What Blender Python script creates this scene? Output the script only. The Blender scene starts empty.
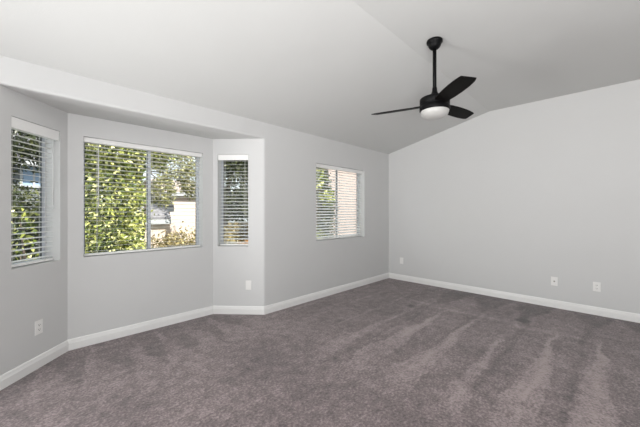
import bpy, bmesh, math, random
import numpy as np
from mathutils import Vector, Matrix
random.seed(7)
sc = bpy.context.scene
col = sc.collection
R = math.radians

# ------------------------------------------------------------------ camera, sky, sun, lights, exposure
FPX, HORIZON, EYE, YAW = 297.0, 211.7, 1.305, 44.7
cam_d = bpy.data.cameras.new('camera')
cam_d.sensor_width = 36.0
cam_d.lens = FPX / 640 * 36.0
cam_d.shift_y = -(213.5 - HORIZON) / 640
cam_d.clip_start = 0.05
cam = bpy.data.objects.new('camera', cam_d)
cam.location = (0, 0, EYE)
cam.rotation_euler = (R(90), 0, R(YAW - 90))
col.objects.link(cam)
sc.camera = cam

sc.view_settings.view_transform = 'Standard'
sc.view_settings.look = 'None'
sc.view_settings.exposure = 0.0
sc.view_settings.gamma = 1.0
sc.view_settings.use_curve_mapping = False

world = bpy.data.worlds.new('sky')
sc.world = world
world.use_nodes = True
wn = world.node_tree.nodes
wl = world.node_tree.links
wn.clear()
w_out = wn.new('ShaderNodeOutputWorld')
w_bg = wn.new('ShaderNodeBackground')
w_bg.inputs['Color'].default_value = (0.86, 0.93, 1.0, 1)
w_bg.inputs['Strength'].default_value = 1.7
wl.new(w_bg.outputs[0], w_out.inputs[0])

def sun_light(direction, strength, color):
    d = bpy.data.lights.new('sun', 'SUN')
    d.energy = strength
    d.color = color
    d.angle = R(0.6)
    o = bpy.data.objects.new('sun', d)
    o.rotation_euler = Vector(direction).to_track_quat('-Z', 'Y').to_euler()
    o.location = (-4, -8, 12)
    col.objects.link(o)
sun_light((-0.28, 0.62, -0.74), 11.0, (1.0, 0.95, 0.86))

def area_light(name, loc, direction, sx, sy, power, color):
    d = bpy.data.lights.new(name, 'AREA')
    d.shape = 'RECTANGLE'
    d.size, d.size_y = sx, sy
    d.energy = power
    d.color = color
    o = bpy.data.objects.new(name, d)
    o.location = loc
    o.rotation_euler = Vector(direction).to_track_quat('-Z', 'Y').to_euler()
    col.objects.link(o)
# fill lamps added at the unseen openings behind the camera
area_light('rear_fill', (-1.93, 1.1, 1.55), (1, 0.0, 0.12), 2.6, 1.7, 34, (1.0, 0.985, 0.965))
area_light('side_fill', (0.9, -2.53, 1.3), (0, 1, 0.10), 2.2, 2.0, 8, (1.0, 0.985, 0.965))
# added fill lamp behind the camera, pointed up to bounce off the ceiling
area_light('bounce_fill', (-1.0, -1.4, 0.9), (0.20, 0.15, 0.95), 1.2, 1.2, 95, (1.0, 0.985, 0.965))
def spot_light(name, loc, target, power, cone, radius, color):
    d = bpy.data.lights.new(name, 'SPOT')
    d.energy = power
    d.color = color
    d.spot_size = R(cone)
    d.spot_blend = 1.0
    d.shadow_soft_size = radius
    o = bpy.data.objects.new(name, d)
    o.location = loc
    o.rotation_euler = (Vector(target) - Vector(loc)).to_track_quat('-Z', 'Y').to_euler()
    col.objects.link(o)
# two more fill spots added out of view, aimed up at the ceiling
spot_light('ceiling_fill', (-0.9, -0.9, 0.8), (0.9, -0.3, 2.86), 300, 120, 0.45, (1.0, 0.99, 0.975))
spot_light('second_ceiling_fill', (-1.7, 2.80, 0.4), (3.4, 1.2, 2.75), 300, 88, 0.5, (1.0, 0.99, 0.975))
# unseen fill lamp added against the window wall, left of the view
area_light('left_fill', (-1.25, 3.10, 1.20), (0.45, -1.0, 0.10), 1.3, 1.5, 25, (1.0, 0.99, 0.97))

# ------------------------------------------------------------------ materials
def new_mat(name):
    m = bpy.data.materials.new(name)
    m.use_nodes = True
    nt = m.node_tree
    nt.nodes.clear()
    out = nt.nodes.new('ShaderNodeOutputMaterial')
    return m, nt, out

def N(nt, kind, **kw):
    n = nt.nodes.new(kind)
    for k, v in kw.items():
        if k in n.inputs:
            n.inputs[k].default_value = v
        else:
            setattr(n, k, v)
    return n

def mth(nt, op, a, b=None, c=None, clamp=False):
    n = nt.nodes.new('ShaderNodeMath')
    n.operation = op
    n.use_clamp = clamp
    for i, v in enumerate((a, b, c)):
        if v is None:
            continue
        if isinstance(v, (int, float)):
            n.inputs[i].default_value = v
        else:
            nt.links.new(v, n.inputs[i])
    return n.outputs[0]

def surface(name, color, rough=0.5, metal=0.0, bump=0.0, bscale=200.0, var=0.0, vscale=3.0, spec=0.5):
    m, nt, out = new_mat(name)
    p = N(nt, 'ShaderNodeBsdfPrincipled')
    p.inputs['Roughness'].default_value = rough
    p.inputs['Metallic'].default_value = metal
    p.inputs['Specular IOR Level'].default_value = spec
    tc = N(nt, 'ShaderNodeTexCoord')
    nz = N(nt, 'ShaderNodeTexNoise')
    nz.inputs['Scale'].default_value = vscale
    nz.inputs['Detail'].default_value = 4
    nt.links.new(tc.outputs['Object'], nz.inputs['Vector'])
    cr = N(nt, 'ShaderNodeValToRGB')
    c0 = [max(0, c * (1 - var)) for c in color]
    c1 = [min(1, c * (1 + var)) for c in color]
    cr.color_ramp.elements[0].color = (*c0, 1)
    cr.color_ramp.elements[1].color = (*c1, 1)
    cr.color_ramp.elements[0].position = 0.3
    cr.color_ramp.elements[1].position = 0.7
    nt.links.new(nz.outputs['Fac'], cr.inputs['Fac'])
    nt.links.new(cr.outputs['Color'], p.inputs['Base Color'])
    if bump > 0:
        n2 = N(nt, 'ShaderNodeTexNoise')
        n2.inputs['Scale'].default_value = bscale
        n2.inputs['Detail'].default_value = 3
        nt.links.new(tc.outputs['Object'], n2.inputs['Vector'])
        b = N(nt, 'ShaderNodeBump')
        b.inputs['Strength'].default_value = bump
        b.inputs['Distance'].default_value = 0.002
        nt.links.new(n2.outputs['Fac'], b.inputs['Height'])
        nt.links.new(b.outputs['Normal'], p.inputs['Normal'])
    nt.links.new(p.outputs[0], out.inputs['Surface'])
    return m

M_wall = surface('wall_paint', (0.653, 0.653, 0.648), 0.75, bump=0.25, bscale=140, var=0.006, spec=0.25)
M_ceil = surface('ceiling_paint', (0.638, 0.643, 0.632), 0.85, bump=0.35, bscale=90, var=0.006, spec=0.2)
M_trim = surface('white_trim_paint', (0.86, 0.855, 0.84), 0.35, var=0.005)
M_vinyl = surface('white_vinyl_frame', (0.60, 0.62, 0.66), 0.4, var=0.005)
M_slat = surface('white_blind_slat', (0.90, 0.895, 0.88), 0.40, var=0.01)
M_cord = surface('white_cord', (0.80, 0.79, 0.76), 0.7)
M_wand = surface('clear_white_wand', (0.80, 0.80, 0.80), 0.2)
M_plate = surface('white_plastic_plate', (0.86, 0.85, 0.83), 0.35)
M_slot = surface('dark_slot', (0.03, 0.03, 0.03), 0.6)
M_brass = surface('connector_metal', (0.25, 0.23, 0.2), 0.35, metal=0.8)
M_black = surface('black_metal', (0.004, 0.004, 0.0045), 0.42, spec=0.12)
M_blade = surface('black_blade', (0.006, 0.0055, 0.005), 0.5, var=0.15, vscale=20, spec=0.07)
M_dome = surface('frosted_white_dome', (0.50, 0.495, 0.48), 0.30)
M_weather = surface('weatherproof_gasket', (0.10, 0.11, 0.12), 0.5)

def carpet():
    m, nt, out = new_mat('mauve_grey_carpet')
    L = nt.links
    p = N(nt, 'ShaderNodeBsdfPrincipled')
    p.inputs['Roughness'].default_value = 0.95
    p.inputs['Specular IOR Level'].default_value = 0.1
    p.inputs['Sheen Weight'].default_value = 0.25
    p.inputs['Sheen Roughness'].default_value = 0.6
    tc = N(nt, 'ShaderNodeTexCoord')
    # warp the coordinates so the vacuum strokes wander
    wz = N(nt, 'ShaderNodeTexNoise', Scale=2.2, Detail=3.0)
    L.new(tc.outputs['Object'], wz.inputs['Vector'])
    wsep = N(nt, 'ShaderNodeSeparateColor')
    L.new(wz.outputs['Color'], wsep.inputs[0])
    sep = N(nt, 'ShaderNodeSeparateXYZ')
    L.new(tc.outputs['Object'], sep.inputs[0])
    fz = N(nt, 'ShaderNodeTexNoise', Scale=28.0, Detail=3.0)
    L.new(tc.outputs['Object'], fz.inputs['Vector'])
    rag = mth(nt, 'MULTIPLY', mth(nt, 'SUBTRACT', fz.outputs['Fac'], 0.5), 0.07)
    X0, Y0 = sep.outputs['X'], sep.outputs['Y']
    X = mth(nt, 'ADD', X0, mth(nt, 'MULTIPLY', mth(nt, 'SUBTRACT', wsep.outputs[0], 0.5), 0.35))
    Y = mth(nt, 'ADD', Y0, mth(nt, 'MULTIPLY', mth(nt, 'SUBTRACT', wsep.outputs[1], 0.5), 0.22))
    Y = mth(nt, 'ADD', Y, rag)
    X = mth(nt, 'ADD', X, rag)

    def strokes(along, across, period, phase, tip, tipvar, length, seed, lo=0.04, hi=0.62):
        u = mth(nt, 'DIVIDE', mth(nt, 'ADD', across, phase), period)
        cell = mth(nt, 'FLOOR', u)
        fr = mth(nt, 'FRACT', u)
        wn_ = N(nt, 'ShaderNodeTexWhiteNoise', noise_dimensions='1D')
        L.new(mth(nt, 'ADD', cell, seed), wn_.inputs['W'])
        tipx = mth(nt, 'ADD', mth(nt, 'MULTIPLY', mth(nt, 'SUBTRACT', wn_.outputs['Value'], 0.5), tipvar), tip)
        t = mth(nt, 'DIVIDE', mth(nt, 'SUBTRACT', tipx, along), length, clamp=True)
        w = mth(nt, 'ADD', mth(nt, 'MULTIPLY', t, hi), -lo)
        d = mth(nt, 'SUBTRACT', w, mth(nt, 'ABSOLUTE', mth(nt, 'MULTIPLY', mth(nt, 'SUBTRACT', fr, 0.5), 2.0)))
        return mth(nt, 'MULTIPLY_ADD', d, 5.0, 0.5, clamp=True)

    a = strokes(X, Y, 0.37, 0.10, 3.95, 0.9, 2.0, 3.3, hi=0.70)
    b = strokes(Y, X, 0.30, 0.0, 3.55, 0.35, 0.85, 9.1, hi=1.0)
    a2 = strokes(X, Y, 0.52, 0.31, 5.2, 0.5, 0.9, 21.7, hi=1.0)
    # where each kind of stroke lies
    ra = mth(nt, 'MULTIPLY', mth(nt, 'MULTIPLY_ADD', X0, 1.2, -2.0, clamp=True), mth(nt, 'MULTIPLY_ADD', Y0, -2.0, 4.6, clamp=True))
    rb = mth(nt, 'MULTIPLY', mth(nt, 'MULTIPLY_ADD', X0, -1.5, 3.6, clamp=True), mth(nt, 'MULTIPLY_ADD', Y0, 1.6, -3.4, clamp=True))
    sa = mth(nt, 'MULTIPLY', mth(nt, 'SUBTRACT', mth(nt, 'MAXIMUM', a, mth(nt, 'MULTIPLY', a2, 0.5)), 0.45), ra)
    sb = mth(nt, 'MULTIPLY', mth(nt, 'SUBTRACT', b, 0.5), mth(nt, 'MULTIPLY', rb, 0.4))
    nap = mth(nt, 'ADD', sa, sb)
    # thin ridges where two vacuum strokes meet
    lf = mth(nt, 'FRACT', mth(nt, 'DIVIDE', mth(nt, 'ADD', Y, 0.10), 0.37))
    ld = mth(nt, 'ABSOLUTE', mth(nt, 'SUBTRACT', lf, 0.5))
    ln = mth(nt, 'MULTIPLY_ADD', ld, -11.0, 1.0, clamp=True)
    lx = mth(nt, 'MULTIPLY', mth(nt, 'MULTIPLY_ADD', X0, 0.9, -1.4, clamp=True), mth(nt, 'MULTIPLY_ADD', X0, -2.5, 11.2, clamp=True))
    ln = mth(nt, 'MULTIPLY', mth(nt, 'MULTIPLY', ln, lx), mth(nt, 'MULTIPLY_ADD', wsep.outputs[2], 3.0, -1.0, clamp=True))
    # and the ridge across their far ends
    cd_ = mth(nt, 'ABSOLUTE', mth(nt, 'SUBTRACT', X, 4.05))
    cn = mth(nt, 'MULTIPLY', mth(nt, 'MULTIPLY_ADD', cd_, -14.0, 1.0, clamp=True), mth(nt, 'MULTIPLY_ADD', Y0, -2.0, 5.0, clamp=True))
    nap = mth(nt, 'ADD', nap, mth(nt, 'MULTIPLY', mth(nt, 'ADD', ln, mth(nt, 'MULTIPLY', cn, 0.7)), 0.5))
    # soft foot-worn patches, tufts
    n1 = N(nt, 'ShaderNodeTexNoise', Scale=1.6, Detail=5.0, Roughness=0.6)
    n2 = N(nt, 'ShaderNodeTexNoise', Scale=11.0, Detail=4.0, Roughness=0.7)
    n3 = N(nt, 'ShaderNodeTexNoise', Scale=55.0, Detail=3.0, Roughness=0.7)
    for n in (n1, n2, n3):
        L.new(tc.outputs['Object'], n.inputs['Vector'])
    v = mth(nt, 'MULTIPLY', nap, 0.50)
    v = mth(nt, 'ADD', v, mth(nt, 'MULTIPLY', mth(nt, 'SUBTRACT', n1.outputs['Fac'], 0.5), 0.8))
    v = mth(nt, 'ADD', v, mth(nt, 'MULTIPLY', mth(nt, 'SUBTRACT', n2.outputs['Fac'], 0.5), 1.15))
    v = mth(nt, 'ADD', v, mth(nt, 'MULTIPLY', mth(nt, 'SUBTRACT', n3.outputs['Fac'], 0.5), 1.9))
    # two small dark stains and furniture dents
    def spot(x, y, r, k, v):
        dx = mth(nt, 'SUBTRACT', X0, x)
        dy = mth(nt, 'SUBTRACT', Y0, y)
        d = mth(nt, 'SQRT', mth(nt, 'ADD', mth(nt, 'MULTIPLY', dx, dx), mth(nt, 'MULTIPLY', dy, dy)))
        d = mth(nt, 'ADD', d, mth(nt, 'MULTIPLY', rag, 0.4))
        s = mth(nt, 'MULTIPLY_ADD', d, -1.0 / r, 1.0, clamp=True)
        return mth(nt, 'SUBTRACT', v, mth(nt, 'MULTIPLY', s, k))
    v = spot(4.24, 0.77, 0.10, 0.9, v)
    v = spot(3.81, 2.00, 0.09, 0.7, v)
    v = spot(3.60, 2.10, 0.07, 0.25, v)
    fac = mth(nt, 'ADD', v, 0.5, clamp=True)
    cr = N(nt, 'ShaderNodeValToRGB')
    e = cr.color_ramp.elements
    e[0].position, e[0].color = 0.0, (0.062, 0.048, 0.051, 1)
    e[1].position, e[1].color = 1.0, (0.38, 0.305, 0.303, 1)
    k = e.new(0.5)
    k.color = (0.178, 0.138, 0.140, 1)
    L.new(fac, cr.inputs['Fac'])
    L.new(cr.outputs['Color'], p.inputs['Base Color'])
    hsum = mth(nt, 'ADD', n3.outputs['Fac'], mth(nt, 'MULTIPLY', n2.outputs['Fac'], 0.6))
    bp = N(nt, 'ShaderNodeBump', Strength=0.6, Distance=0.008)
    L.new(hsum, bp.inputs['Height'])
    L.new(bp.outputs['Normal'], p.inputs['Normal'])
    L.new(p.outputs[0], out.inputs['Surface'])
    return m
M_carpet = carpet()

def glass():
    m, nt, out = new_mat('window_glass')
    t = N(nt, 'ShaderNodeBsdfTransparent')
    t.inputs['Color'].default_value = (0.97, 0.985, 0.98, 1)
    g = N(nt, 'ShaderNodeBsdfGlossy')
    g.inputs['Roughness'].default_value = 0.02
    lw = N(nt, 'ShaderNodeLayerWeight', Blend=0.5)
    pw = mth(nt, 'POWER', lw.outputs['Facing'], 5.0)
    fr = mth(nt, 'MULTIPLY_ADD', pw, 0.4, 0.008)
    mx = N(nt, 'ShaderNodeMixShader')
    nt.links.new(fr, mx.inputs[0])
    nt.links.new(t.outputs[0], mx.inputs[1])
    nt.links.new(g.outputs[0], mx.inputs[2])
    nt.links.new(mx.outputs[0], out.inputs['Surface'])
    return m
M_glass = glass()

def leaf_mat(name, colors, trans=0.35):
    m, nt, out = new_mat(name)
    geo = N(nt, 'ShaderNodeNewGeometry')
    cr = N(nt, 'ShaderNodeValToRGB')
    e = cr.color_ramp.elements
    n = len(colors)
    e[0].color = (*colors[0], 1)
    e[1].color = (*colors[-1], 1)
    for i in range(1, n - 1):
        k = e.new(i / (n - 1))
        k.color = (*colors[i], 1)
    nt.links.new(geo.outputs['Random Per Island'], cr.inputs['Fac'])
    p = N(nt, 'ShaderNodeBsdfPrincipled')
    p.inputs['Roughness'].default_value = 0.38
    nt.links.new(cr.outputs[0], p.inputs['Base Color'])
    t = N(nt, 'ShaderNodeBsdfTranslucent')
    nt.links.new(cr.outputs[0], t.inputs['Color'])
    mx = N(nt, 'ShaderNodeMixShader')
    mx.inputs[0].default_value = trans
    nt.links.new(p.outputs[0], mx.inputs[1])
    nt.links.new(t.outputs[0], mx.inputs[2])
    nt.links.new(mx.outputs[0], out.inputs['Surface'])
    return m
M_laurel = leaf_mat('laurel_leaves', [(0.015, 0.03, 0.006), (0.10, 0.14, 0.022), (0.38, 0.40, 0.09), (0.80, 0.76, 0.36)], 0.12)
M_dark_leaf = leaf_mat('dark_leaves', [(0.018, 0.025, 0.013), (0.035, 0.045, 0.02), (0.065, 0.08, 0.034), (0.18, 0.19, 0.07)], 0.3)
M_hedge = leaf_mat('dry_hedge_leaves', [(0.10, 0.085, 0.035), (0.24, 0.19, 0.08), (0.42, 0.34, 0.15), (0.62, 0.52, 0.28)])
M_olive = leaf_mat('olive_leaves', [(0.05, 0.06, 0.03), (0.17, 0.18, 0.07), (0.40, 0.39, 0.17), (0.72, 0.67, 0.36)])
M_bark = surface('bark', (0.07, 0.052, 0.04), 0.9, bump=0.5, bscale=30, var=0.3, vscale=12)
M_ground = surface('dry_lawn', (0.11, 0.11, 0.06), 0.95, bump=0.5, bscale=20, var=0.35, vscale=2)
M_stucco = surface('cream_stucco', (0.62, 0.50, 0.41), 0.9, bump=0.4, bscale=40, var=0.05)
M_stucco2 = surface('pink_cream_stucco', (0.64, 0.53, 0.47), 0.9, bump=0.4, bscale=40, var=0.05)
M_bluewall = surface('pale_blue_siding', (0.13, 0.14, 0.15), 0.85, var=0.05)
M_stucco3 = surface('rose_stucco', (0.34, 0.27, 0.24), 0.9, bump=0.4, bscale=40, var=0.05)
M_roof = surface('grey_shingle', (0.17, 0.165, 0.18), 0.85, var=0.2, vscale=9)
M_blueroof = surface('blue_grey_shingle', (0.12, 0.135, 0.20), 0.85, var=0.2, vscale=6)
M_terracotta = surface('terracotta_tile', (0.42, 0.20, 0.12), 0.85, var=0.2, vscale=8)
M_palerc = surface('pale_pink_tile', (0.36, 0.29, 0.26), 0.85, var=0.15, vscale=8)
M_fence = surface('orange_cedar', (0.40, 0.19, 0.05), 0.8, var=0.2, vscale=5)
M_hwin = surface('house_window_glass', (0.30, 0.40, 0.55), 0.15)
M_whitewood = surface('white_painted_wood', (0.42, 0.43, 0.45), 0.5)

# ------------------------------------------------------------------ mesh helpers
class MB:
    def __init__(self):
        self.v, self.f, self.s = [], [], []

    def add(self, verts, faces, smooth=False):
        o = len(self.v)
        self.v += [tuple(v) for v in verts]
        self.f += [tuple(i + o for i in f) for f in faces]
        self.s += [smooth] * len(faces)
        return self

    def box(self, lo, hi, mat=None):
        x0, y0, z0 = lo
        x1, y1, z1 = hi
        vs = [Vector(p) for p in ((x0, y0, z0), (x1, y0, z0), (x1, y1, z0), (x0, y1, z0), (x0, y0, z1), (x1, y0, z1), (x1, y1, z1), (x0, y1, z1))]
        if mat is not None:
            vs = [mat @ v for v in vs]
        return self.add(vs, [(0, 3, 2, 1), (4, 5, 6, 7), (0, 1, 5, 4), (1, 2, 6, 5), (2, 3, 7, 6), (3, 0, 4, 7)])

    def rbox(self, lo, hi, r, mat=None):
        """box with chamfered edges"""
        bm = bmesh.new()
        bmesh.ops.create_cube(bm, size=1)
        for v in bm.verts:
            v.co = Vector(tuple(lo[i] + (v.co[i] + 0.5) * (hi[i] - lo[i]) for i in range(3)))
        bmesh.ops.bevel(bm, geom=bm.edges[:], offset=r, segments=2, profile=0.6, affect='EDGES')
        bm.verts.index_update()
        vs = [v.co.copy() if mat is None else mat @ v.co for v in bm.verts]
        fs = [tuple(v.index for v in f.verts) for f in bm.faces]
        bm.free()
        return self.add(vs, fs)

    def prism(self, poly, z0, z1, mat=None):
        """poly: counter-clockwise xy points"""
        n = len(poly)
        vs = [Vector((p[0], p[1], z0)) for p in poly] + [Vector((p[0], p[1], z1)) for p in poly]
        if mat is not None:
            vs = [mat @ v for v in vs]
        fs = [tuple(range(n - 1, -1, -1)), tuple(range(n, 2 * n))]
        fs += [(i, (i + 1) % n, n + (i + 1) % n, n + i) for i in range(n)]
        return self.add(vs, fs)

    def lathe(self, prof, seg=32, center=(0, 0, 0), mat=None):
        vs, fs = [], []
        n = len(prof)
        for k in range(seg):
            a = 2 * math.pi * k / seg
            for r, z in prof:
                v = Vector((center[0] + r * math.cos(a), center[1] + r * math.sin(a), center[2] + z))
                vs.append(mat @ v if mat is not None else v)
        for k in range(seg):
            for i in range(n - 1):
                a, b = k * n + i, ((k + 1) % seg) * n + i
                fs.append((a, b, b + 1, a + 1))
        return self.add(vs, fs, True)

    def tube(self, pts, r, seg=8):
        pts = [Vector(p) for p in pts]
        rs = r if isinstance(r, (list, tuple)) else [r] * len(pts)
        vs, fs = [], []
        for i, p in enumerate(pts):
            d = (pts[min(i + 1, len(pts) - 1)] - pts[max(i - 1, 0)]).normalized()
            up = Vector((0, 0, 1)) if abs(d.z) < 0.9 else Vector((1, 0, 0))
            a = d.cross(up).normalized()
            b = d.cross(a).normalized()
            for k in range(seg):
                t = 2 * math.pi * k / seg
                vs.append(p + (a * math.cos(t) + b * math.sin(t)) * rs[i])
        for i in range(len(pts) - 1):
            for k in range(seg):
                fs.append((i * seg + k, i * seg + (k + 1) % seg, (i + 1) * seg + (k + 1) % seg, (i + 1) * seg + k))
        fs.append(tuple(range(seg - 1, -1, -1)))
        fs.append(tuple((len(pts) - 1) * seg + k for k in range(seg)))
        return self.add(vs, fs, True)

    def build(self, name, mat, parent=None, kind=None):
        me = bpy.data.meshes.new(name)
        me.from_pydata(self.v, [], self.f)
        me.polygons.foreach_set('use_smooth', self.s)
        bm = bmesh.new()
        bm.from_mesh(me)
        bmesh.ops.recalc_face_normals(bm, faces=bm.faces[:])
        bm.to_mesh(me)
        bm.free()
        me.materials.append(mat)
        me.update()
        o = bpy.data.objects.new(name, me)
        col.objects.link(o)
        if parent is not None:
            o.parent = parent
        if kind:
            o['kind'] = kind
        return o

def thing(name, label, cat, loc=(0, 0, 0), rotz=0.0, group=None):
    o = bpy.data.objects.new(name, None)
    o.empty_display_size = 0.1
    o.location = loc
    o.rotation_euler = (0, 0, rotz)
    col.objects.link(o)
    tag(o, label, cat, group)
    return o

def tag(o, label, cat, group=None):
    o['label'] = label
    o['category'] = cat
    if group:
        o['group'] = group
    return o

# ------------------------------------------------------------------ the room
XR, YW = 5.125, 3.163           # right-hand wall, window wall
XB, YB = -2.0, -2.6             # walls behind the camera
ZE, ZF, YC = 2.44, 2.862, 1.37  # eave height, flat ceiling height, crease
ZBAY, T = 2.235, 0.165
LO, LB, RB, RO = Vector((-.135, YW)), Vector((.315, 3.65)), Vector((1.74, 3.65)), Vector((2.185, YW))

def outer_corner(p, d0, d1):
    """mitred outer point: d0/d1 are directions of the two wall runs (left-hand side is outside)"""
    n0, n1 = Vector((-d0.y, d0.x)), Vector((-d1.y, d1.x))
    b = (n0 + n1).normalized()
    return p + b * (T / b.dot(n0))

dX = Vector((1, 0))
d1, d2, d3 = (LB - LO).normalized(), (RB - LB).normalized(), (RO - RB).normalized()
oLO, oLB, oRB, oRO = outer_corner(LO, dX, d1), outer_corner(LB, d1, d2), outer_corner(RB, d2, d3), outer_corner(RO, d3, dX)

WZ0, WZ1 = 0.862, 2.037
def wall_run(mb, A, B, oA, oB, s0, s1, ztop, A_extra=(), B_extra=(), z0=WZ0, z1=WZ1):
    d = (B - A).normalized()
    n = Vector((-d.y, d.x))
    h0, h1 = A + d * s0, A + d * s1
    left = [*A_extra, A, h0, h0 + n * T, oA] if not A_extra else [*A_extra, h0, h0 + n * T, oA]
    right = [h1, B, oB, h1 + n * T] if not B_extra else [h1, *B_extra, oB, h1 + n * T]
    mb.prism(left, 0, ztop)
    mb.prism(right, 0, ztop)
    mid = [h0, h1, h1 + n * T, h0 + n * T]
    mb.prism(mid, 0, z0)
    mb.prism(mid, z1, ztop)

def corner_arc(p, da, db, t=0.022, n=6):
    a, b = p + da * t, p + db * t
    return [(a * (1 - k / n) ** 2 + p * 2 * (k / n) * (1 - k / n) + b * (k / n) ** 2) for k in range(n + 1)]

WIN = {  # window number: A, B, s0, s1
    1: (LO, LB, .132, .580), 2: (LB, RB, .119, 1.295), 3: (RB, RO, .060, .455),
    4: (Vector((0, YW)), Vector((1, YW)), 3.118, 4.322)}

# window wall, with the header over the bay
wl_ = MB()
arcR = corner_arc(RO, -d3, dX)
arcL = corner_arc(LO, -dX, d1)
# piece right of the bay
h0, h1 = 3.118, 4.322
wl_.prism([*arcR, (h0, YW), (h0, YW + T), oRO], 0, ZBAY)
wl_.prism([(RO.x, YW), (h0, YW), (h0, YW + T), (RO.x, YW + T)], ZBAY, 2.80)
wl_.prism([(h0, YW), (h1, YW), (h1, YW + T), (h0, YW + T)], 0, WZ0)
wl_.prism([(h0, YW), (h1, YW), (h1, YW + T), (h0, YW + T)], WZ1, 2.80)
wl_.prism([(h1, YW), (XR + T, YW), (XR + T, YW + T), (h1, YW + T)], 0, 2.80)
# header with a rounded lower corner
rr = 0.022
prof = [(YW + T, 2.80), (YW, 2.80), (YW, ZBAY + rr)] + [(YW + rr * (1 - math.cos(a)), ZBAY + rr * (1 - math.sin(a))) for a in [R(15 * k) for k in range(1, 6)]] + [(YW + rr, ZBAY), (YW + T, ZBAY)]
nh = len(prof)
hv = [(LO.x, y, z) for y, z in prof] + [(RO.x, y, z) for y, z in prof]
hf = [tuple(range(nh)), tuple(range(2 * nh - 1, nh - 1, -1))] + [(i, i + nh, (i + 1) % nh + nh, (i + 1) % nh) for i in range(nh)]
wl_.add(hv, hf)
# piece left of the bay
wl_.prism([(XB - T, YW), *[tuple(p) for p in arcL], oLO, (XB - T, YW + T)], 0, ZBAY)
wl_.prism([(XB - T, YW), (LO.x, YW), (LO.x, YW + T), (XB - T, YW + T)], ZBAY, 2.80)
wl_.build('wall_left', M_wall, kind='structure')

b1 = MB(); wall_run(b1, LO, LB, oLO, oLB, .132, .580, 2.40, A_extra=[arcL[-1]]); b1.build('wall_bay_left', M_wall, kind='structure')
b2 = MB(); wall_run(b2, LB, RB, oLB, oRB, .119, 1.295, 2.40); b2.build('wall_bay_center', M_wall, kind='structure')
b3 = MB(); wall_run(b3, RB, RO, oRB, oRO, .060, .455, 2.40, B_extra=[arcR[0]]); b3.build('wall_bay_right', M_wall, kind='structure')

MB().box((XR, YB, 0), (XR + T, YW, 3.1)).build('wall_right', M_wall, kind='structure')
# walls behind the camera: two unseen openings added for the fill lamps
wb = MB()
for y0, y1, z0, z1 in ((YB, -0.25, 0, 3.1), (2.45, YW, 0, 3.1), (-0.25, 2.45, 0, 0.65), (-0.25, 2.45, 2.45, 3.1)):
    wb.box((XB - T, y0, z0), (XB, y1, z1))
wb.build('wall_back', M_wall, kind='structure')
wf = MB()
for x0, x1, z0, z1 in ((XB - T, -0.25, 0, 3.1), (2.05, XR + T, 0, 3.1), (-0.25, 2.05, 2.35, 3.1)):
    wf.box((x0, YB - T, z0), (x1, YB, z1))
wf.build('wall_front', M_wall, kind='structure')

# carpeted floor (runs into the bay)
fl = MB()
fl.prism([(XB - T, YB - T), (XR + T, YB - T), (XR + T, YW + T), tuple(oRO), tuple(oRB), tuple(oLB), tuple(oLO), (XB - T, YW + T)], -0.25, 0.0)
fl.build('floor', M_carpet, kind='structure')

# vaulted ceiling: slopes up from the window wall, then flat
ce = MB()
pr = [(YW, ZE), (YW, ZE + 0.2), (YC, ZF + 0.2), (YB, ZF + 0.2), (YB, ZF), (YC, ZF)]
cv = [(XB, y, z) for y, z in pr] + [(XR, y, z) for y, z in pr]
n6 = len(pr)
ce.add(cv, [(0, 1, 2, 5), (2, 3, 4, 5), (6, 11, 8, 7), (8, 11, 10, 9)] + [(i, i + n6, (i + 1) % n6 + n6, (i + 1) % n6) for i in range(n6)])
ce.build('ceiling', M_ceil, kind='structure')
cb = MB()
cb.prism([(LO.x, YW + T), tuple(LO + d1 * 0.271), tuple(LB), tuple(RB), tuple(RO - d3 * 0.271), (RO.x, YW + T)][::-1], ZBAY, 2.40)
cb = MB()
yy = YW + T
pL = LO + d1 * ((yy - LO.y) / d1.y)
pR = RB + d3 * ((yy - RB.y) / d3.y)
cb.prism([tuple(pL), tuple(pR), tuple(RB), tuple(LB)], ZBAY, 2.40)
cb.build('ceiling_bay', M_ceil, kind='structure')

# baseboards with a stepped moulded top, mitred at the corners
BP = [(0, 0), (0.015, 0), (0.015, 0.066), (0.0125, 0.070), (0.0125, 0.076), (0.0105, 0.079), (0.009, 0.092), (0.006, 0.100), (0, 0.102)]
path = [Vector((XB, YW)), LO, LB, RB, RO, Vector((XR, YW)), Vector((XR, YB)), ]
def inner_off(i, k):
    p = path[i]
    da = (path[i] - path[i - 1]).normalized() if i > 0 else (path[1] - path[0]).normalized()
    db = (path[i + 1] - path[i]).normalized() if i < len(path) - 1 else da
    na, nb = Vector((da.y, -da.x)), Vector((db.y, -db.x))
    b = (na + nb).normalized()
    return p + b * (k / b.dot(na))
for i, nm in enumerate(['baseboard_left_end', 'baseboard_bay_left', 'baseboard_bay_center', 'baseboard_bay_right', 'baseboard_left', 'baseboard_right']):
    mb = MB()
    vs = [(*inner_off(i, k), z) for k, z in BP] + [(*inner_off(i + 1, k), z) for k, z in BP]
    n = len(BP)
    mb.add(vs, [tuple(range(n)), tuple(range(2 * n - 1, n - 1, -1))] + [(j, j + n, (j + 1) % n + n, (j + 1) % n) for j in range(n)])
    mb.build(nm, M_trim, kind='structure')

# ------------------------------------------------------------------ windows and blinds
def frame_mat(A, B, s0):
    """local x along the wall, local y outwards, z up; origin at the left jamb on the wall's face"""
    d = (B - A).normalized()
    n = Vector((-d.y, d.x))
    o = A + d * s0
    return Matrix(((d.x, n.x, 0, o.x), (d.y, n.y, 0, o.y), (0, 0, 1, 0), (0, 0, 0, 1)))

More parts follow.
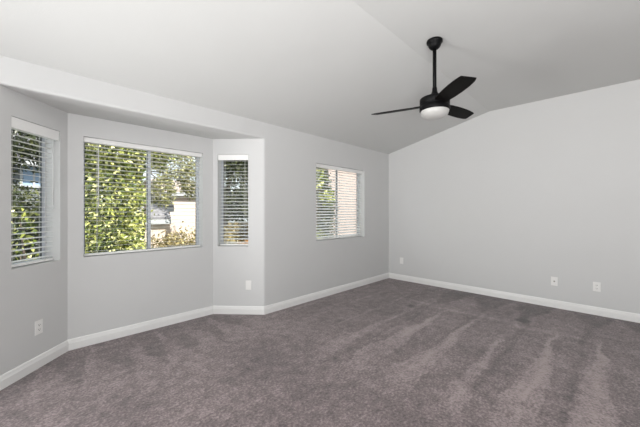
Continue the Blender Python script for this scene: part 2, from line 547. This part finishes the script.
def make_window(num, slider, stile=0.032):
    A, B, s0, s1 = WIN[num]
    m = frame_mat(A, B, s0)
    w = s1 - s0
    root = bpy.data.objects.new('window_%d' % num, None)
    root.matrix_world = m
    root['kind'] = 'structure'
    col.objects.link(root)
    y0, y1, fw = 0.124, 0.163, 0.010
    f = MB()
    e = 0.001
    for lo, hi in (((e, y0, WZ0 + e), (fw, y1, WZ1 - e)), ((w - fw, y0, WZ0 + e), (w - e, y1, WZ1 - e)),
                   ((fw, y0, WZ0 + e), (w - fw, y1, WZ0 + fw)), ((fw, y0, WZ1 - fw), (w - fw, y1, WZ1 - e))):
        f.rbox(lo, hi, 0.003)
    f.build('window_frame', M_vinyl, root)
    def sash(x0, x1, ya, yb):
        q = 0.016
        ql, qr = (stile if x0 > 0.1 else q), (stile if x1 < w - 0.1 else q)
        s = MB()
        za, zb = WZ0 + fw - 0.004, WZ1 - fw + 0.004
        for lo, hi in (((x0, ya, za), (x0 + ql, yb, zb)), ((x1 - qr, ya, za), (x1, yb, zb)),
                       ((x0 + ql, ya, za), (x1 - qr, yb, za + q)), ((x0 + ql, ya, zb - q), (x1 - qr, yb, zb))):
            s.rbox(lo, hi, 0.002)
        so = s.build('sash', M_vinyl, root)
        g = MB()
        ym = (ya + yb) / 2
        g.box((x0 + ql - .004, ym - .002, za + q - .004), (x1 - qr + .004, ym + .002, zb - q + .004))
        g.build('pane', M_glass, so)
        k = MB()
        for xa in (x0 + ql, x1 - qr - 0.006):
            k.box((xa, ya + .004, za + q), (xa + 0.006, yb - .004, zb - q))
        k.build('gasket', M_weather, so)
    if slider:
        mid = w * 0.515
        sash(fw - .004, mid + stile * 0.6, 0.130, 0.145)
        sash(mid - stile * 0.6, w - fw + .004, 0.146, 0.160)
    else:
        sash(fw - .004, w - fw + .004, 0.138, 0.154)
    return root

def make_blind(num, label, tilt, ladders, wand_x, wand_z, spacing=0.0445, valance_h=0.055, valance_y=0.02, slat_y=0.080, gap=0.008):
    A, B, s0, s1 = WIN[num]
    m = frame_mat(A, B, s0)
    w = s1 - s0
    root = thing('window_blind', label, 'window blind', group='white slatted blinds in the four windows')
    root.matrix_world = m @ Matrix.Translation((0, 0, 0))
    # valance and head rail
    v = MB()
    v.rbox((0.004, valance_y, WZ1 - valance_h - .002), (w - 0.004, valance_y + 0.012, WZ1 - 0.002), 0.003)
    for xa in (0.004, w - 0.014):
        v.box((xa, valance_y + .012, WZ1 - valance_h), (xa + .010, valance_y + .035, WZ1 - 0.004))
    v.build('valance', M_slat, root)
    h = MB()
    h.rbox((gap, slat_y - .027, WZ1 - 0.046), (w - gap, slat_y + .027, WZ1 - 0.003), 0.003)
    h.build('head_rail', M_slat, root)
    # slats: thin, slightly crowned
    sl = MB()
    top, bot = WZ1 - 0.075, WZ0 + 0.045
    n = int(round((top - bot) / spacing))
    ca, sa = math.cos(tilt), math.sin(tilt)
    zs = [bot + (top - bot) * k / n for k in range(n + 1)]
    half, th = 0.0250, 0.0014
    for zc in zs:
        vs = []
        K = 4
        for x in (gap, w - gap):
            for sgn in (1, -1):
                for j in range(K + 1):
                    u = -half + 2 * half * j / K
                    c = 0.0007 * (1 - (u / half) ** 2) + sgn * th / 2
                    vs.append((x, slat_y + u * ca - c * sa, zc + u * sa + c * ca))
        q = K + 1
        fs = []
        for j in range(K):
            fs.append((j, j + 1, 2 * q + j + 1, 2 * q + j))
            fs.append((q + j, 3 * q + j, 3 * q + j + 1, q + j + 1))
        fs.append((0, 2 * q, 3 * q, q))
        fs.append((K, q + K, 3 * q + K, 2 * q + K))
        fs.append(tuple(range(q)) + tuple(range(2 * q - 1, q - 1, -1)))
        fs.append(tuple(range(2 * q, 3 * q)) + tuple(range(4 * q - 1, 3 * q - 1, -1)))
        sl.add(vs, fs)
    sl.build('slats', M_slat, root)
    br = MB()
    br.rbox((gap, slat_y - .026, WZ0 + 0.006), (w - gap, slat_y + .026, WZ0 + 0.024), 0.004)
    br.build('bottom_rail', M_slat, root)
    for lx in ladders:
        c = MB()
        x = lx * w
        for yy_ in (slat_y - half * ca - .0015, slat_y + half * ca + .0015):
            c.tube([(x, yy_, WZ0 + .020), (x, yy_, WZ1 - .044)], 0.0013, 5)
        for zc in zs:
            c.tube([(x, slat_y - half * ca, zc - half * sa - .0035), (x, slat_y + half * ca, zc + half * sa - .0035)], 0.0008, 4)
        c.build('ladder_cord', M_cord, root)
    if wand_x is not None:
        wd = MB()
        x = wand_x * w
        yv = valance_y + 0.020
        wd.tube([(x, yv, WZ1 - .05), (x, yv, wand_z + .05)], 0.0042, 8)
        wd.tube([(x, yv, wand_z + .05), (x, yv, wand_z + .03), (x, yv, wand_z)], [0.0045, 0.0062, 0.005], 8)
        wo = wd.build('tilt_wand', M_wand, root)
        hk = MB()
        hk.tube([(x, yv + .004, WZ1 - .042), (x, yv - .004, WZ1 - .056), (x, yv, WZ1 - .062)], 0.0022, 6)
        hk.build('hook', M_brass, wo)
    return root

make_window(1, False); make_window(2, True); make_window(3, False); make_window(4, True, 0.020)
make_blind(1, 'narrow white blind in the left angled bay window', R(4), (0.14, 0.80), 0.90, 1.33, valance_h=0.085, valance_y=0.006)
make_blind(2, 'widest white blind, in the central bay window full of leaves', R(-4), (0.10, 0.525, 0.955), 0.105, 1.35, valance_h=0.046)
make_blind(3, 'narrow white blind in the right angled bay window', R(10), (0.16, 0.84), None, 0, valance_h=0.070, valance_y=0.006)
make_blind(4, 'half-closed white blind alone on the flat wall right of the bay', R(23), (0.11, 0.5, 0.90), 0.07, 1.4, valance_h=0.055, valance_y=0.030, slat_y=0.092)

# ------------------------------------------------------------------ wall plates
def plate_root(name, label, cat, p, d):
    """p: point on the wall face, d: direction to the right along the wall seen from the room"""
    d = Vector((d[0], d[1])).normalized()
    n = Vector((-d.y, d.x))
    r = thing(name, label, cat)
    r.matrix_world = Matrix(((d.x, n.x, 0, p[0]), (d.y, n.y, 0, p[1]), (0, 0, 1, p[2]), (0, 0, 0, 1)))
    return r

def cover(r, w=0.072, h=0.117):
    return MB().rbox((-w / 2, -0.006, -h / 2), (w / 2, 0.0, h / 2), 0.0025).build('cover_plate', M_plate, r)

def screw(r, z):
    rot = Matrix.Translation((0, -0.006, z)) @ Matrix.Rotation(R(90), 4, 'X')
    MB().lathe([(0, 0.0015), (0.003, 0.001), (0.0035, 0)], 12, mat=rot).build('screw', M_plate, r)

def duplex(r):
    cover(r)
    for zc in (0.0195, -0.0195):
        q = MB().rbox((-0.017, -0.0085, zc - 0.014), (0.017, -0.005, zc + 0.014), 0.0015).build('receptacle', M_plate, r)
        s = MB()
        s.box((-0.0085, -0.0092, zc - 0.003), (-0.0060, -0.0083, zc + 0.007))
        s.box((0.0055, -0.0092, zc - 0.003), (0.0080, -0.0083, zc + 0.006))
        s.rbox((-0.0035, -0.0092, zc - 0.0105), (0.0025, -0.0083, zc - 0.0055), 0.0004)
        s.build('slots', M_slot, q)
    screw(r, 0)

pt = LO + d1 * 0.360
duplex(plate_root('wall_outlet', 'white duplex outlet low on the bay wall under the left angled window', 'outlet', (*pt, 0.338), d1))
r = plate_root('wall_outlet', 'white duplex outlet low on the right wall, nearest the frame edge', 'outlet', (XR, 0.154, 0.357), (0, -1))
duplex(r)
pt = RB + d3 * 0.460
r = plate_root('blank_wall_plate', 'plain white wall plate under the right angled bay window', 'wall plate', (*pt, 0.370), d3)
cover(r); screw(r, 0.042); screw(r, -0.042)
r = plate_root('blank_wall_plate', 'plain white wall plate low on the right wall close to the room corner', 'wall plate', (XR, 2.880, 0.370), (0, -1))
cover(r); screw(r, 0.042); screw(r, -0.042)
r = plate_root('cable_wall_plate', 'white wall plate with one round cable socket on the right wall', 'wall plate', (XR, 0.577, 0.357), (0, -1))
cover(r); screw(r, 0.042); screw(r, -0.042)
rot = Matrix.Translation((0, -0.006, 0)) @ Matrix.Rotation(R(90), 4, 'X')
MB().lathe([(0.009, 0), (0.009, 0.003), (0.0055, 0.003), (0.0055, 0.010), (0.0025, 0.010), (0.0025, 0.004), (0, 0.004)], 16, mat=rot).build('cable_socket', M_brass, r)

# ------------------------------------------------------------------ ceiling fan
FX, FY = 2.655, 1.160
fan = thing('ceiling_fan', 'black three-blade ceiling fan with white dome light on a long downrod', 'ceiling fan', (FX, FY, 0))
MB().lathe([(0, ZF - .001), (0.068, ZF - .001), (0.070, ZF - .010), (0.068, ZF - .022), (0.058, ZF - .030), (0.056, ZF - .036), (0.054, ZF - .048), (0.044, ZF - .066), (0.030, ZF - .078), (0.020, ZF - .083), (0, ZF - .083)], 40).build('canopy', M_black, fan)
MB().tube([(0, 0, ZF - .075), (0, 0, 2.36)], 0.0165, 16).build('downrod', M_black, fan)
MB().lathe([(0, 2.435), (0.019, 2.435), (0.021, 2.425), (0.022, 2.405), (0.030, 2.375), (0.038, 2.350), (0.042, 2.340), (0, 2.338)], 32).build('coupling_cover', M_black, fan)
hs = MB().lathe([(0, 2.345), (0.040, 2.345), (0.100, 2.341), (0.122, 2.336), (0.128, 2.330), (0.129, 2.324), (0.129, 2.290), (0.126, 2.286), (0.126, 2.262), (0.129, 2.258), (0.131, 2.250), (0.131, 2.228), (0.127, 2.220), (0.116, 2.216), (0, 2.216)], 56).build('motor_housing', M_black, fan)
MB().lathe([(0.1265, 2.2805), (0.1285, 2.2785), (0.1285, 2.2725), (0.1265, 2.2705)], 56).build('trim_ring', M_black, hs)
MB().lathe([(0.1225, 2.2185), (0.1215, 2.208), (0.116, 2.190), (0.104, 2.173), (0.083, 2.159), (0.057, 2.150), (0.028, 2.146), (0, 2.145)], 56).build('dome_light', M_dome, fan)
def blade(ang):
    # outline in local coords: x outwards, y sideways (+ is the trailing, curved edge)
    top = [(0.09, 0.042), (0.14, 0.058), (0.22, 0.066), (0.31, 0.070), (0.40, 0.070), (0.48, 0.066), (0.53, 0.060), (0.565, 0.054)]
    bot = [(0.593, -0.050), (0.555, -0.062), (0.47, -0.070), (0.36, -0.070), (0.25, -0.064), (0.16, -0.054), (0.09, -0.044)]
    poly = top + [(0.576, 0.02), (0.587, -0.02)] + bot
    pitch = Matrix.Rotation(R(-13), 4, 'X')
    m = Matrix.Translation((0, 0, 2.274)) @ Matrix.Rotation(ang, 4, 'Z') @ pitch
    mb = MB()
    mb.prism([(x * 0.975, -y) for x, y in poly], -0.0035, 0.0035, m)
    b = mb.build('blade', M_blade, fan)
    arm = MB()
    arm.prism([(0.05, -0.030), (0.15, -0.026), (0.185, -0.012), (0.185, 0.012), (0.15, 0.026), (0.05, 0.030)], 0.0036, 0.0085, m)
    for x, y in ((0.155, -0.012), (0.155, 0.012), (0.172, 0)):
        arm.lathe([(0, -0.0065), (0.004, -0.006), (0.0055, -0.0036)], 10, center=(x, y, 0), mat=m)
    arm.build('blade_bracket', M_black, b)
va = R(YAW)  # heading of the view
for k in (-87.0, 33.0, 153.0):
    # angle given in (right, forward); right is heading - 90
    blade(va - R(90) + R(k))

# ------------------------------------------------------------------ outdoors
GZ = -2.8
MB().box((-25, YW + 1.0, GZ - .3), (70, 75, GZ)).build('ground', M_ground, kind='structure')

def foliage_mesh(name, blobs, count, size, mat, parent, seed, shell=0.55, aspect=0.45, droop=0.3):
    rng = np.random.default_rng(seed)
    vol = np.array([b[1][0] * b[1][1] * b[1][2] for b in blobs]) ** 0.67
    idx = rng.choice(len(blobs), count, p=vol / vol.sum())
    c = np.array([b[0] for b in blobs])[idx]
    r = np.array([b[1] for b in blobs])[idx]
    d = rng.normal(size=(count, 3))
    d /= np.linalg.norm(d, axis=1)[:, None]
    rad = shell + (1 - shell) * rng.random((count, 1)) ** 0.7
    rad *= 1 + 0.10 * rng.normal(size=(count, 1))
    P = c + d * r * rad
    ax = d * 0.6 + rng.normal(size=(count, 3)) * 0.7
    ax[:, 2] -= droop
    ax /= np.linalg.norm(ax, axis=1)[:, None]
    t = rng.normal(size=(count, 3))
    sd = np.cross(ax, t)
    sd /= np.linalg.norm(sd, axis=1)[:, None]
    nm = np.cross(ax, sd)
    s = size * (0.6 + 0.8 * rng.random((count, 1)))
    w = s * aspect * 0.5
    base = P - ax * s * 0.5
    tip = P + ax * s * 0.5 - nm * s * 0.08
    v0 = base
    v1 = P - ax * s * .08 + sd * w + nm * s * 0.07
    v2 = P + nm * s * 0.0
    v3 = P - ax * s * .08 - sd * w + nm * s * 0.07
    V = np.stack([v0, v1, v2, v3, tip], 1).reshape(-1, 3)
    o = np.arange(count)[:, None] * 5
    Fq = np.concatenate([o + np.array([[0, 1, 2]]), o + np.array([[1, 4, 2]]), o + np.array([[0, 2, 3]]), o + np.array([[2, 4, 3]])], 0)
    me = bpy.data.meshes.new(name)
    me.vertices.add(len(V))
    me.vertices.foreach_set('co', V.ravel())
    me.loops.add(Fq.size)
    me.loops.foreach_set('vertex_index', Fq.ravel().astype(np.int32))
    me.polygons.add(len(Fq))
    me.polygons.foreach_set('loop_start', np.arange(0, Fq.size, 3, dtype=np.int32))
    me.polygons.foreach_set('loop_total', np.full(len(Fq), 3, dtype=np.int32))
    me.update(calc_edges=True)
    me.validate()
    me.materials.append(mat)
    ob = bpy.data.objects.new(name, me)
    col.objects.link(ob)
    ob.parent = parent
    return ob

def tree(name, label, cat, base, blobs, count, size, mat, seed, trunk_r=0.12, aspect=0.45, shell=0.5, group=None):
    root = thing(name, label, cat, base, group=group)
    bl = [((b[0][0] - base[0], b[0][1] - base[1], b[0][2] - base[2]), b[1]) for b in blobs]
    foliage_mesh('foliage', bl, count, size, mat, root, seed, shell, aspect)
    cz = bl[0][0]
    fork = Vector((cz[0] * .3, cz[1] * .3, max(0.4, cz[2] - bl[0][1][2] * 0.55)))
    tk = MB()
    tk.tube([(0, 0, -0.02), tuple(fork * 0.5 + Vector((.04, .02, 0))), tuple(fork)], [trunk_r * 1.25, trunk_r, trunk_r * .85], 10)
    tk.build('trunk', M_bark, root)
    for c, r in bl:
        b = MB()
        cc = Vector(c)
        mid = fork.lerp(cc, 0.5) + Vector((0.05, -0.04, 0.08))
        b.tube([tuple(fork), tuple(mid), tuple(cc + Vector((0, 0, r[2] * .6)))], [trunk_r * .7, trunk_r * .45, trunk_r * .15], 7)
        b.build('branch', M_bark, root)
    return root

tree('laurel_tree', 'tall sunlit yellow-green laurel filling the central bay window', 'tree', (1.1, 6.2, GZ),
     [((1.08, 6.1, 1.2), (0.55, 0.75, 1.9)), ((1.15, 6.0, 2.7), (0.68, 0.7, 0.9)), ((1.75, 6.2, 2.7), (0.50, 0.5, 0.55)), ((0.95, 5.9, 0.5), (0.45, 0.5, 0.9)), ((1.2, 5.9, 0.3), (0.45, 0.5, 0.7))],
     38000, 0.072, M_laurel, 3, 0.10, 0.5, shell=0.4)
tree('evergreen_tree', 'dark evergreen tree outside the left angled bay window', 'tree', (-0.5, 9.4, GZ),
     [((-0.1, 9.0, 0.3), (1.4, 1.0, 1.6)), ((-0.2, 9.3, 3.2), (1.3, 1.0, 0.95)), ((0.95, 9.5, 2.1), (0.55, 0.6, 0.9)), ((-0.9, 9.3, 2.0), (0.8, 0.7, 0.9))],
     24000, 0.13, M_dark_leaf, 5, 0.15, 0.35)
tree('garden_shrub', 'bright leafy shrub low outside the left angled bay window', 'shrub', (0.0, 6.6, GZ),
     [((0.0, 6.5, 0.3), (0.28, 0.36, 0.6)), ((0.0, 6.5, 1.05), (0.25, 0.3, 0.3))], 260, 0.10, M_laurel, 8, 0.04, 0.5)
tree('oak_tree', 'dark broad tree seen through the right angled bay window', 'tree', (5.6, 10.9, GZ),
     [((5.7, 10.6, 2.6), (1.2, 0.8, 1.5)), ((6.2, 10.9, 3.8), (1.4, 1.0, 1.2)), ((6.0, 10.4, 1.5), (1.2, 0.8, 0.6)), ((5.0, 10.9, 3.9), (0.9, 0.7, 0.8))],
     16000, 0.14, M_dark_leaf, 12, 0.14, 0.4)
tree('olive_tree', 'pale loose tree against the sky behind the laurel', 'tree', (2.25, 9.5, GZ),
     [((3.3, 9.5, 2.8), (0.6, 0.5, 0.6)), ((3.9, 9.6, 2.3), (0.45, 0.45, 0.6)), ((2.95, 9.4, 1.9), (0.35, 0.45, 0.5))], 3400, 0.11, M_olive, 15, 0.03, 0.42)
tree('yellow_shrub', 'sunlit yellowish shrub below the dark broad tree', 'shrub', (6.9, 12.6, GZ),
     [((6.6, 12.6, 0.3), (0.8, 0.4, 0.6)), ((7.5, 12.7, 0.4), (0.6, 0.4, 0.55))], 3500, 0.11, M_hedge, 41, 0.05, 0.5)
tree('dry_hedge', 'yellow-brown hedge low outside the central bay window', 'hedge', (3.3, 7.4, GZ),
     [((2.8, 7.4, -0.0), (0.7, 0.6, 0.9)), ((3.6, 7.6, -0.0), (0.8, 0.6, 1.0)), ((2.3, 7.4, 0.1), (0.4, 0.5, 0.7))], 8000, 0.085, M_hedge, 18, 0.08, 0.5)
tree('dark_shrub', 'dark green tree against the pink-cream house beyond the flat wall', 'tree', (7.7, 7.5, GZ),
     [((7.6, 7.5, 1.2), (0.65, 0.5, 1.8)), ((7.7, 7.5, -0.6), (0.6, 0.5, 0.9))], 5000, 0.13, M_dark_leaf, 31, 0.10, 0.45)
tree('round_shrub', 'yellow-green tree outside the window on the flat wall', 'tree', (5.95, 6.1, GZ),
     [((5.9, 6.1, 2.2), (0.32, 0.4, 0.5)), ((6.35, 6.0, 1.7), (0.26, 0.25, 0.25)), ((5.9, 6.1, 0.4), (0.35, 0.35, 0.5))], 1500, 0.11, M_laurel, 22, 0.08, 0.5)

def house(name, label, x0, x1, y0, y1, eave, ridge, wall_m, roof_m, wins, over=0.45):
    root = thing(name, label, 'house', (x0, y0, GZ))
    w, d, e, rg = x1 - x0, y1 - y0, eave - GZ, ridge - GZ
    bd = MB()
    bd.box((0, 0, 0), (w, d, e))
    bd.add([(0, 0, e), (0, d, e), (0, d / 2, rg - .08), (w, 0, e), (w, d, e), (w, d / 2, rg - .08)], [(0, 1, 2), (3, 5, 4), (0, 2, 5, 3), (1, 4, 5, 2), (0, 3, 4, 1)])
    bd.build('wall', wall_m, root)
    rf = MB()
    sl = (rg - e) / (d / 2)
    for s in (0, 1):
        ya, za = (-over, e - sl * over) if s == 0 else (d + over, e - sl * over)
        P = [(-over, ya, za + .03), (w + over, ya, za + .03), (w + over, d / 2, rg + .03), (-over, d / 2, rg + .03)]
        rf.add(P + [(x, y, z + .14) for x, y, z in P], [(0, 1, 2, 3), (4, 5, 6, 7), (0, 1, 5, 4), (1, 2, 6, 5), (2, 3, 7, 6), (3, 0, 4, 7)])
    rf.build('roof', roof_m, root)
    fs = MB()
    fs.box((-over, -over - .03, e - sl * over - .08), (w + over, -over, e - sl * over + .10))
    fs.build('fascia', M_whitewood, root)
    for (a, b, c, dd) in wins:
        f = MB()
        q = 0.07
        for lo, hi in (((a, -.05, c), (a + q, .02, dd)), ((b - q, -.05, c), (b, .02, dd)), ((a + q, -.05, c), (b - q, .02, c + q)), ((a + q, -.05, dd - q), (b - q, .02, dd)), (((a + b) / 2 - .03, -.04, c + q), ((a + b) / 2 + .03, .02, dd - q))):
            f.box(lo, hi)
        wo = f.build('window', M_whitewood, root)
        MB().box((a + q, -.015, c + q), (b - q, .015, dd - q)).build('pane', M_hwin, wo)
    return root

house('neighbour_house', 'cream stucco house behind the two low grey roofs and dry hedge', 4.9, 7.1, 15.0, 20.0, 2.2, 2.9, M_stucco2, M_palerc, [(1.9, 2.9, 2.9, 4.0)], 0.2)
house('garden_shed', 'nearer and lower of the two grey-roofed sheds in front of the cream house', 3.1, 3.85, 12.0, 13.0, 1.05, 1.45, M_stucco, M_roof, [], 0.15)
house('garden_shed', 'farther and taller of the two grey-roofed sheds in front of the cream house', 4.05, 4.5, 13.45, 14.3, 1.5, 1.9, M_stucco, M_roof, [], 0.12)
house('neighbour_house', 'tall pink-cream house outside the window on the flat wall', 9.2, 17.0, 8.6, 14.2, 4.3, 5.8, M_stucco3, M_terracotta, [(4.6, 5.8, 4.1, 5.3)])
house('distant_house', 'blue-grey roofed house beyond the orange fence', 9.2, 17.5, 27.0, 33.0, -1.35, -0.55, M_stucco, M_blueroof, [(2, 3, 0.6, 1.2)], 0.4)
house('shaded_house', 'pale house half hidden behind the dark evergreen tree', -4.5, 1.8, 14.5, 20.0, 3.2, 4.8, M_bluewall, M_roof, [(2.6, 3.8, 4.9, 5.8), (4.5, 5.2, 4.95, 5.75)])

# cedar fence in the far yard
fr = thing('wooden_fence', 'orange cedar board fence far below the right angled window', 'fence', (8.0, 22.0, GZ))
bp = MB()
for k in range(60):
    bp.box((k * 0.15, 0, 0.05), (k * 0.15 + 0.14, 0.02, 1.85 + 0.02 * (k % 3)))
bp.build('boards', M_fence, fr)
rl = MB()
for z in (0.4, 1.5):
    rl.box((0, 0.02, z), (9.0, 0.06, z + .09))
rl.build('rails', M_fence, fr)
for k in range(5):
    MB().box((k * 2.2, 0.06, -.02), (k * 2.2 + .1, .16, 1.95)).build('post', M_fence, fr)
